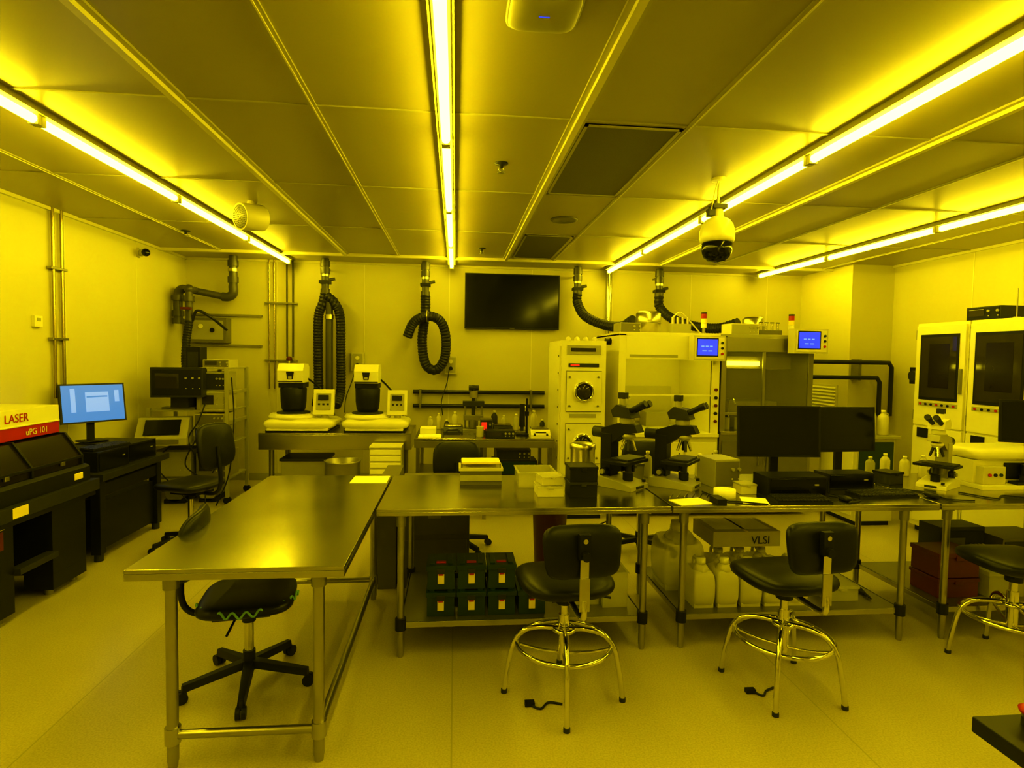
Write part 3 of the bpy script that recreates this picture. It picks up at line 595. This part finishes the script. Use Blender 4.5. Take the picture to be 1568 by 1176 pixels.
b.bx(x0,x0+.06,y0,y1,.98,2.08,STEELD); b.bx(x1-.06,x1,y0,y1,.98,2.08,STEELD); b.bx(x0+.06,x1-.06,y1-.06,y1,.98,2.08,GREY); b.bx(x0,x1,y0,y1,2.06,2.10,LGREY); b.bx(x0+.06,x1-.06,y0,y0+.03,1.90,2.06,STEELD)
b.bx(x0+.06,x1-.06,y0+.012,y0+.022,1.20,1.90,SASH); b.bx(x0+.5,x0+.53,y0+.0,y0+.03,1.2,1.9,STEELD); b.bx(x0+.06,x1-.06,y0+.0,y0+.03,1.17,1.20,STEELD)
b.bx(x0+.07,x0+.62,y0+.3,y0+.34,1.74,1.79,HOODL); b.bx(x0+.07,x1-.07,y0+.34,y0+.37,1.7,1.85,GREY)
b.bx(x0+.3,x1-.2,y0+.4,y1-.1,.985,1.3,GREY); b.tube([(x0+.25,y0+.3,.98),(x0+.25,y0+.3,1.3),(x0+.25,y0+.2,1.34),(x0+.25,y0+.14,1.28)],.012,CHROME,seg=8)
for k in range(3): b.cyl((x0+.2+.14*k,y0+.25,.985),(x0+.2+.14*k,y0+.25,1.12),.04,CLEARP,seg=16)
for k in range(2): b.bx(x0+.03+k*.54,x0+.53+k*.54,y0-.015,y0,.12,.88,GREY); b.cyl((x0+.46+k*.08,y0-.03,.6),(x0+.46+k*.08,y0-.03,.74),.008,CHROME,seg=8)
b.done()
def touch(x,z,w=.36,h=.27):
    b=B("touch_control_panel"); b.bc((0,0,0),(w,.12,h),OFFW); b.bc((0,-.062,0),(w*.9,.006,h*.86),WHITE); b.bc((-.03,-.065,.01),(w*.68,.004,h*.74),BLACK); b.bc((-.03,-.068,.01),(w*.62,.006,h*.64),BLUE)
    for k in range(3): b.bc((-.09+.05*k,-.0725,.02),(.035,.002,.015),BLUEL)
    for k in range(2): b.bc((-.07+.07*k,-.0725,-.03),(.05,.002,.012),BLUEL)
    for k in range(3): b.cyl((w*.38,-.064,-.06+.06*k),(w*.38,-.078,-.06+.06*k),.014,[RED,BLACK,GREEN][k],seg=12)
    b.done((x,6.255,z),4)
touch(2.80,1.93,.38,.28); touch(3.99,2.03,.42,.28)
def tower_light(x):
    b=B("signal_tower_light"); b.cyl((x,6.5,2.1),(x,6.5,2.17),.018,STEELD); 
    for k,m in enumerate((WHITE,LABEL,RED)): b.cyl((x,6.5,2.17+.055*k),(x,6.5,2.222+.055*k),.032,m)
    b.cyl((x,6.5,2.335),(x,6.5,2.35),.033,BLACK); b.done()
tower_light(2.86); tower_light(3.93)
def canister(x,y,z,r,h,name="exhaust_canister"):
    b=B(name); b.lathe((x,y,z),[(r,0),(r,h*.9),(r*.8,h),(r*.3,h*1.02)],BRASSY); b.ring((x,y,z+h*.5),r,.008,STEELD); b.done(bevel=0)
canister(2.34,6.93,2.10,.15,.28); canister(3.70,6.95,2.10,.13,.24)
instr("fan_filter_box",(2.02,6.75,2.1),(.24,.3,.12),0,LGREY,GREY,None,2); instr("fan_filter_box",(3.35,6.6,2.1),(.34,.25,.13),0,WHITE,LGREY,None,3)
b=B("flow_meter_rack"); b.bx(2.53,2.75,6.6,6.75,2.1,2.22,LGREY)
for k in range(4): b.cyl((2.55+.06*k,6.66,2.22),(2.55+.06*k,6.66,2.30),.018,BRASSY,seg=12)
b.tube([(2.55,6.66,2.3),(2.65,6.7,2.36),(2.8,6.8,2.28),(3.0,6.9,2.12)],.01,WHITE,seg=6); b.done()
b=B("valve_manifold"); b.bx(3.54,3.82,6.5,6.6,2.1,2.16,GREY)
for k in range(4): b.cyl((3.58+.07*k,6.55,2.16),(3.58+.07*k,6.55,2.24),.016,CHROME,seg=10); b.bc((3.58+.07*k,6.55,2.25),(.05,.012,.012),BLACK)
b.done()

b=B("side_bench"); b.bx(4.35,4.85,5.85,6.6,.97,1.0,LGREY); b.bx(4.38,4.82,5.9,6.55,.05,.97,OFFW); b.bx(4.37,4.38,5.95,6.2,.1,.92,WHITE); b.bx(4.37,4.38,6.25,6.5,.1,.92,WHITE); b.bx(4.4,4.8,5.92,6.5,0,.05,BLACK); b.bx(4.4,4.8,5.885,5.9,.55,.93,GREEN); b.done()
for x,y in ((4.45,5.95),(4.58,5.98),(4.71,5.95),(4.5,6.2),(4.66,6.22)): bottle("wash_bottle",(x,y,1.0),.055,.28,HDPE,hd=True)

def cabinet(y0,y1):
    b=B("process_cabinet"); x0,x1=4.95,5.8; w=y1-y0
    b.bx(x0,x1,y0,y1,.06,2.22,WHITE); b.bx(x0+.04,x1,y0+.03,y1-.03,0,.06,BLACK)
    b.bx(x0-.025,x0,y0+.015,y1-.015,1.15,2.19,WHITE); b.bx(x0-.025,x0,y0+.015,y1-.015,.12,1.13,WHITE)
    b.bx(x0-.034,x0-.025,y0+.08,y1-.08,1.42,2.10,BLACK); b.bx(x0-.037,x0-.034,y0+.10,y1-.10,1.45,2.07,GLASSD)
    b.bx(x0-.039,x0-.037,y0+.18,y1-.2,1.55,2.0,SMOKE)
    b.bx(x0-.030,x0-.025,y0+.07,y1-.07,1.355,1.395,LGREY)
    for k in range(7): b.cyl((x0-.03,y0+.11+k*(w-.22)/6,1.375),(x0-.04,y0+.11+k*(w-.22)/6,1.375),.012,[RED,BLACK,BLACK][k%3],seg=10)
    b.bx(x0-.034,x0-.025,y1-.22,y1-.08,1.02,1.12,BLACK) ; b.bx(x0-.05,x0-.025,y0+.03,y0+.05,1.5,1.75,STEELD); b.cyl((x0-.025,y0+.12,.95),(x0-.05,y0+.12,.95),.02,BLACK)
    for z in (1.25,2.1,.3): b.cyl((x0-.012,y1-.008,z-.05),(x0-.012,y1-.008,z+.05),.012,STEELD,seg=8)
    return b.done()
cabinet(5.17,5.80); cabinet(4.50,5.15); cabinet(3.83,4.48)
instr("network_box",(5.15,5.1,2.22),(.36,.28,.13),-90,DARKG,BLACK,GLASSD,2)
b=B("antenna_stand"); 
for y in (4.65,4.85): b.cyl((5.1,y,2.22),(5.1,y,2.5),.006,STEELD,seg=6); b.cyl((5.1,y,2.22),(5.1,y,2.24),.03,STEELD)
b.done(bevel=0)
b=B("wall_camera_box"); b.bx(5.5,5.85,6.3,6.55,1.55,1.75,BLACK); b.cyl((5.5,6.42,1.65),(5.42,6.42,1.65),.06,DARKG); b.done()

# ---------------------------------------------------------------- table-top objects
def microscope(loc,rz,body=BLACK,acc=LGREY,s=1.0):
    b=B("microscope")
    b.prism([(-.17,0),(.19,0),(.19,.07),(.10,.085),(-.10,.055),(-.17,.035)],'x',-.125,.125,acc)
    b.bx(-.055,.055,.07,.17,.06,.42,body); b.prism([(.17,.36),(.17,.46),(.02,.51),(-.14,.51),(-.17,.45),(-.05,.43),(.06,.35)],'x',-.05,.05,body)
    b.bx(-.17,.17,-.14,.08,.20,.225,BLACK); b.bx(-.10,.16,-.12,.04,.225,.24,DARKG); b.bx(-.05,.05,-.03,.09,.13,.20,body)
    b.cyl((0,-.06,.06),(0,-.06,.12),.04,BLACK); b.cyl((0,-.06,.13),(0,-.06,.19),.026,DARKG)
    b.lathe((0,-.06,.43),[(.05,0),(.055,-.02),(.03,-.05)],acc)
    for a in range(4):
        c,s_=math.cos(a*1.57+.5),math.sin(a*1.57+.5); b.cyl((.025*c,-.06+.025*s_,.39),(.055*c,-.06+.055*s_,.30),.015,CHROME if a%2 else DARKG,r2=.011,seg=12)
    b.lathe((0,-.04,.51),[(.055,0),(.06,.03),(.05,.06)],acc); b.prism([(-.12,.56),(.05,.56),(.07,.61),(.02,.66),(-.09,.64)],'x',-.07,.07,acc if body is not BLACK else DARKG)
    for sx in (-.035,.035):
        b.cyl((sx,-.08,.61),(sx,-.19,.665),.022,BLACK,seg=16); b.cyl((sx,-.185,.662),(sx,-.225,.682),.027,BLACK,seg=16)
    b.cyl((0,0,.65),(0,0,.71),.03,acc); b.bc((0,0,.73),(.06,.06,.05),DARKG)
    b.cyl((0,.17,.42),(0,.27,.42),.045,DARKG)
    for sx in (-1,1): b.cyl((sx*.055,.11,.12),(sx*.10,.11,.12),.034,BLACK,seg=18); b.cyl((sx*.10,.11,.12),(sx*.12,.11,.12),.02,LGREY,seg=14)
    b.cyl((.12,-.03,.20),(.12,-.03,.11),.014,BLACK,seg=12); b.cyl((.12,-.03,.14),(.12,-.03,.16),.02,DARKG,seg=12)
    b.bc((0,-.172,.022),(.1,.014,.02),DARKG); b.cyl((.09,-.15,.05),(.09,-.15,.07),.015,BLACK,seg=12)
    return b.done(loc,rz,scale=s)
microscope((1.17,3.95,.9),40,s=.88); microscope((1.57,3.95,.9),50,s=.86)
microscope((3.52,3.88,.9),-60,body=LGREY,acc=WHITE,s=.76)
monitor((2.34,3.98,.9),-3,.61,.37,.39,BLACKG); monitor((2.95,4.12,.9),4,.50,.34,.39,BLACKG)
monitor((4.56,4.14,.9),-25,.46,.34,.45,BLACKG)
tower("desktop_computer",(2.28,3.72,.9),0,(.42,.20,.13)); tower("desktop_computer",(2.80,3.90,.9),2,(.36,.16,.11))
keyboard((2.88,3.62,.9),3); keyboard((2.22,3.5,.9),-3,.36)
def mouse(x,y):
    b=B("computer_mouse"); b.pad((x,y,.917),(.06,.10,.034),BLACK,e=.7); b.tube([(x,y+.05,.915),(x+.03,y+.12,.905),(x-.0,y+.2,.905)],.003,BLACK,seg=6); b.done(bevel=0)
mouse(3.19,3.56); mouse(2.53,3.50)
b=B("sample_storage_case"); b.bx(.04,.33,4.02,4.22,.9,1.0,GREY); b.bx(.03,.34,4.01,4.23,1.0,1.02,OFFW)
for x in (.05,.32): 
    for y in (4.03,4.21): b.cyl((x,y,1.02),(x,y,1.05),.006,STEELD,seg=6)
b.bx(.05,.32,4.03,4.21,1.045,1.06,LABEL); b.bx(.04,.33,4.01,4.012,.93,.97,LGREY); b.done()
def tray(name,x0,x1,y0,y1,z,h,m=CLEARP):
    b=B(name); t=.006; b.bx(x0,x1,y0,y1,z,z+t,m); b.bx(x0,x1,y0,y0+t,z+t,z+h,m); b.bx(x0,x1,y1-t,y1,z+t,z+h,m); b.bx(x0,x0+t,y0+t,y1-t,z+t,z+h,m); b.bx(x1-t,x1,y0+t,y1-t,z+t,z+h,m)
    b.bx(x0-.008,x1+.008,y0-.008,y0+t,z+h,z+h+.006,m); b.bx(x0-.008,x1+.008,y1-t,y1+.008,z+h,z+h+.006,m); b.bx(x0-.008,x0+t,y0+t,y1-t,z+h,z+h+.006,m); b.bx(x1-t,x1+.008,y0+t,y1-t,z+h,z+h+.006,m); b.done(bevel=0)
tray("plastic_tray",.44,.70,3.92,4.2,.9,.10)
box_item("wafer_box",(.62,3.74,.9),(.17,.17,.07),HDPE,CLEARP); box_item("wafer_box",(.63,3.76,.97),(.15,.15,.06),HDPE,CLEARP,8)
box_item("black_wafer_box",(.83,3.72,.9),(.18,.17,.10),BLACK,DARKG); box_item("black_wafer_box",(.83,3.72,1.0),(.18,.17,.10),BLACK,BLACK)
b=B("metal_canister"); b.lathe((.95,4.22,.9),[(.085,0),(.09,.01),(.09,.22),(.095,.225),(.095,.26),(.07,.27),(.02,.275)],BRASSY); b.ring((.95,4.22,1.0),.092,.006,CHROME); b.done(bevel=0)
b=B("tape_roll"); b.lathe((1.78,3.64,.9),[(.035,.0),(.07,0),(.07,.05),(.035,.05),(.035,.0)],PAPER); b.done(bevel=0)
b=B("document_stack"); b.bx(1.38,1.60,3.43,3.58,.9,.904,PAPER,rot=(0,0,12)); b.done(bevel=0)
b=B("paper_sheet"); b.bx(1.84,2.00,3.43,3.60,.9,.903,PAPER,rot=(0,0,-20)); b.done(bevel=0)
instr("illuminator_box",(1.90,4.0,.9),(.20,.22,.2),10,LGREY,GREY,None,2)
box_item("sample_box",(1.97,3.74,.9),(.11,.12,.07),OFFW,LGREY); box_item("sample_box",(1.34,4.24,.9),(.14,.12,.12),LGREY,GREY); box_item("sample_box",(3.24,4.02,.9),(.14,.14,.09),DARKG,BLACK,15)
for i,(x,y) in enumerate([(1.74,4.25),(1.88,4.27),(2.02,4.3),(3.27,4.25),(3.42,4.28),(1.47,4.28),(3.58,4.27),(3.68,4.2)]): bottle("reagent_bottle",(x,y,.9),.035,.16+.02*(i%3),[HDPE,CLEARP][i%2])
b=B("tweezers_set")
for k in range(6): b.cyl((1.40+.05*k,3.62,.905),(1.46+.05*k,3.72,.905),.004,CHROME,seg=6)
b.bx(1.64,1.70,3.44,3.56,.9,.93,BLACK); b.done(bevel=0)
b=B("desk_cable")
for pts in ([(1.68,3.76,.906),(1.72,3.52,.906),(1.80,3.48,.906),(1.95,3.40,.906)],[(2.5,3.62,.906),(2.58,3.55,.906),(2.62,3.48,.906),(2.5,3.42,.906)],[(3.14,3.8,.906),(3.27,3.68,.906),(3.25,3.5,.906),(3.4,3.45,.906)],[(3.5,3.68,.906),(3.6,3.5,.906),(3.75,3.58,.906),(3.9,3.45,.906)],[(1.5,4.37,.9),(1.52,4.39,.7),(1.6,4.38,.62),(1.66,4.39,.8)],[(1.74,4.38,.85),(1.78,4.40,.6),(1.85,4.39,.7)],[(1.2,4.38,.88),(1.22,4.4,.55),(1.0,4.42,.45),(1.05,4.40,.3)]): b.tube(pts,.005,BLACK,seg=6)
b.done(bevel=0)
b=B("inspection_instrument"); b.bx(3.78,4.36,3.86,4.16,.93,1.10,WHITE); b.bx(3.76,4.38,3.76,4.18,.9,.93,WHITE); b.pad((4.07,4.0,1.14),(.62,.36,.10),WHITE,e=.25); b.bx(3.80,3.98,3.80,3.86,.93,1.06,OFFW); b.bx(4.02,4.30,3.852,3.86,.96,1.08,BLACK); b.cyl((4.16,3.80,.93),(4.16,3.80,.99),.05,DARKG); b.bx(4.05,4.28,3.77,3.85,.93,.95,BLACK); b.cyl((4.16,3.82,1.0),(4.16,3.82,1.07),.03,BLACK)
for k in range(3): b.cyl((3.85+.045*k,3.80,1.0),(3.85+.045*k,3.79,1.0),.012,[RED,BLACK,GREEN][k],seg=10)
b.done()

# ---------------------------------------------------------------- under tables
S=.2105
def org(x,y,z):
    b=B("parts_storage_box"); b.bc((0,0,.062),(.165,.22,.124),GREEN); b.bc((0,0,.134),(.18,.235,.028),GREEN); b.bc((0,-.114,.075),(.04,.008,.075),LABEL); b.bc((0,-.118,.115),(.05,.006,.03),DARKG); b.bc((.0,-.119,.100),(.03,.003,.02),RED)
    b.bc((0,-.05,.150),(.06,.03,.008),RED)
    b.bc((-.055,0,.152),(.03,.18,.01),GREEN); b.bc((.055,0,.152),(.03,.18,.01),GREEN); b.done((x,y,z))
for k in range(4):
    org(-.075+.187*k,3.60,S)
    if k<3: org(-.075+.187*k,3.62,S+.158); org(-.05+.187*k,3.92,S)
tray("clear_storage_bin",.72,.94,3.6,3.95,S,.15); tray("clear_storage_bin",.95,1.11,3.55,3.93,S,.22)
box_item("black_wafer_box",(.83,3.78,S+.01),(.16,.2,.1),DARKG)
b=B("storage_cabinet"); b.bx(-.42,.12,4.45,4.95,0,.80,GREY); b.bx(-.40,.10,4.44,4.45,.06,.38,GREY); b.bx(-.40,.10,4.44,4.45,.42,.76,GREY); b.bx(-.2,-.1,4.43,4.44,.55,.58,STEELD); b.bx(-.2,-.1,4.43,4.44,.2,.23,STEELD); b.done()
b=B("storage_cabinet"); b.bx(-.58,-.44,4.45,5.1,0,.84,GREY); b.bx(-.60,-.58,4.48,5.05,.1,.8,GREY); b.done()
b=B("waste_bin"); b.lathe((.80,4.75,0),[(.12,0),(.15,.62),(.16,.63),(.16,.65),(.14,.655),(.13,.60),(.01,.58)],DRED); b.done(bevel=0)
def jug(x,y,w=.15,d=.2,h=.30,m=HDPE):
    b=B("chemical_jug"); b.pad((0,0,h*.38),(w,d,h*.76),m,e=.2,nv=20); b.bc((0,0,h*.12),(w*.86,d*.86,h*.24),m); b.lathe((0,-.03,h*.70),[(w*.42,0),(w*.28,h*.12),(w*.18,h*.17)],m,seg=18); b.lathe((0,-.03,h*.86),[(w*.20,0),(w*.20,h*.13)],WHITE,seg=16)
    b.tube([(0,.0,h*.82),(0,.05,h*.92),(0,d*.38,h*.85),(0,d*.42,h*.7)],.011,m,seg=8); b.done((x,y,S),bevel=0)
jug(1.58,3.92,.30,.30,.46,CLEARP)
for k in range(5): jug(1.60+.158*k,3.60,.15,.22,.31)
for k in range(3): jug(1.86+.158*k,3.90,.15,.22,.27)
b=B("printed_carton_box"); b.bx(1.76,2.24,3.74,4.08,S+.315,S+.42,CARD); b.bx(1.99,2.01,3.74,4.08,S+.419,S+.422,LABEL); b.bx(1.80,2.20,3.80,4.06,S+.42,S+.422,PAPER); o=b.done(); text("VLSI",.075,BLACK,o,(2.03,3.737,S+.335),(90,0,0))
box_item("red_storage_bin",(3.42,3.68,S),(.30,.24,.13),DRED,DRED); box_item("red_storage_bin",(3.42,3.68,S+.135),(.30,.24,.17),DRED); box_item("clear_storage_bin",(3.78,3.66,S),(.3,.24,.18),CLEARP,CLEARP)
instr("oscilloscope",(4.2,3.95,S+.0),(.42,.3,.32),0,GREY,DARKG,GLASSD,4)
instr("oscilloscope",(3.76,4.0,S+.0),(.36,.2,.38),0,DARKG,BLACK,GLASSD,4)
box_item("clear_storage_bin",(2.58,3.70,S),(.22,.3,.10),CLEARP,CLEARP)
b=B("power_cable")
for k in range(5): b.tube([(2.74+.02*k,3.9,S+.01),(2.76+.02*k,3.75,S+.012),(2.80,3.62,S+.012),(2.78,3.55+.02*k,S+.012)],.005,BLACK,seg=6)
b.done(bevel=0)
b=B("power_cable"); b.tube([(.39,2.90,.006),(.45,2.85,.006),(.5,2.9,.006),(.57,2.88,.006)],.006,BLACK,seg=6); b.bc((.40,2.89,.012),(.05,.03,.022),BLACK); b.done(bevel=0)
b=B("power_cable"); b.tube([(1.62,2.93,.006),(1.66,2.88,.006),(1.70,2.92,.006),(1.76,2.95,.006)],.006,BLACK,seg=6); b.bc((1.61,2.92,.012),(.05,.03,.022),BLACK); b.done(bevel=0)

b=B("black_side_table"); b.bx(1.325,2.2,.45,1.32,.86,.90,BLACK)
for x in (1.46,2.1):
    for y in (.55,1.2): b.bx(x-.04,x+.04,y-.04,y+.04,0,.86,BLACK)
b.bx(1.46,2.1,1.18,1.22,.74,.86,BLACK); b.bx(1.44,1.48,.55,1.2,.74,.86,BLACK); b.done()
b=B("emergency_stop_button"); b.cyl((1.445,1.27,.9),(1.445,1.27,.92),.025,DARKG); b.lathe((1.445,1.27,.92),[(.018,0),(.018,.008),(.030,.012),(.032,.02),(.02,.028)],RED); b.done(bevel=0)

# ---------------------------------------------------------------- camera
F=887.0; rho=math.radians(0.9); psi=math.radians(5.58); th=math.radians(2.68)
Fw=Vector((math.sin(psi)*math.cos(th),math.cos(psi)*math.cos(th),-math.sin(th)))
R=Vector((math.cos(psi),-math.sin(psi),0)); U=R.cross(Fw)
R2=R*math.cos(rho)+U*math.sin(rho); U2=U*math.cos(rho)-R*math.sin(rho)
cam=D.cameras.new("camera"); cam.sensor_width=36; cam.lens=36*F/1568; cam.clip_start=.05
co=D.objects.new("camera",cam); COL.objects.link(co)
M=Matrix((R2,U2,-Fw)).transposed().to_4x4(); M.translation=Vector((0,0,1.8)); co.matrix_world=M
SC.camera=co
w=D.worlds.new("world"); SC.world=w; w.use_nodes=True; w.node_tree.nodes["Background"].inputs[0].default_value=(0.02,0.018,0.002,1)
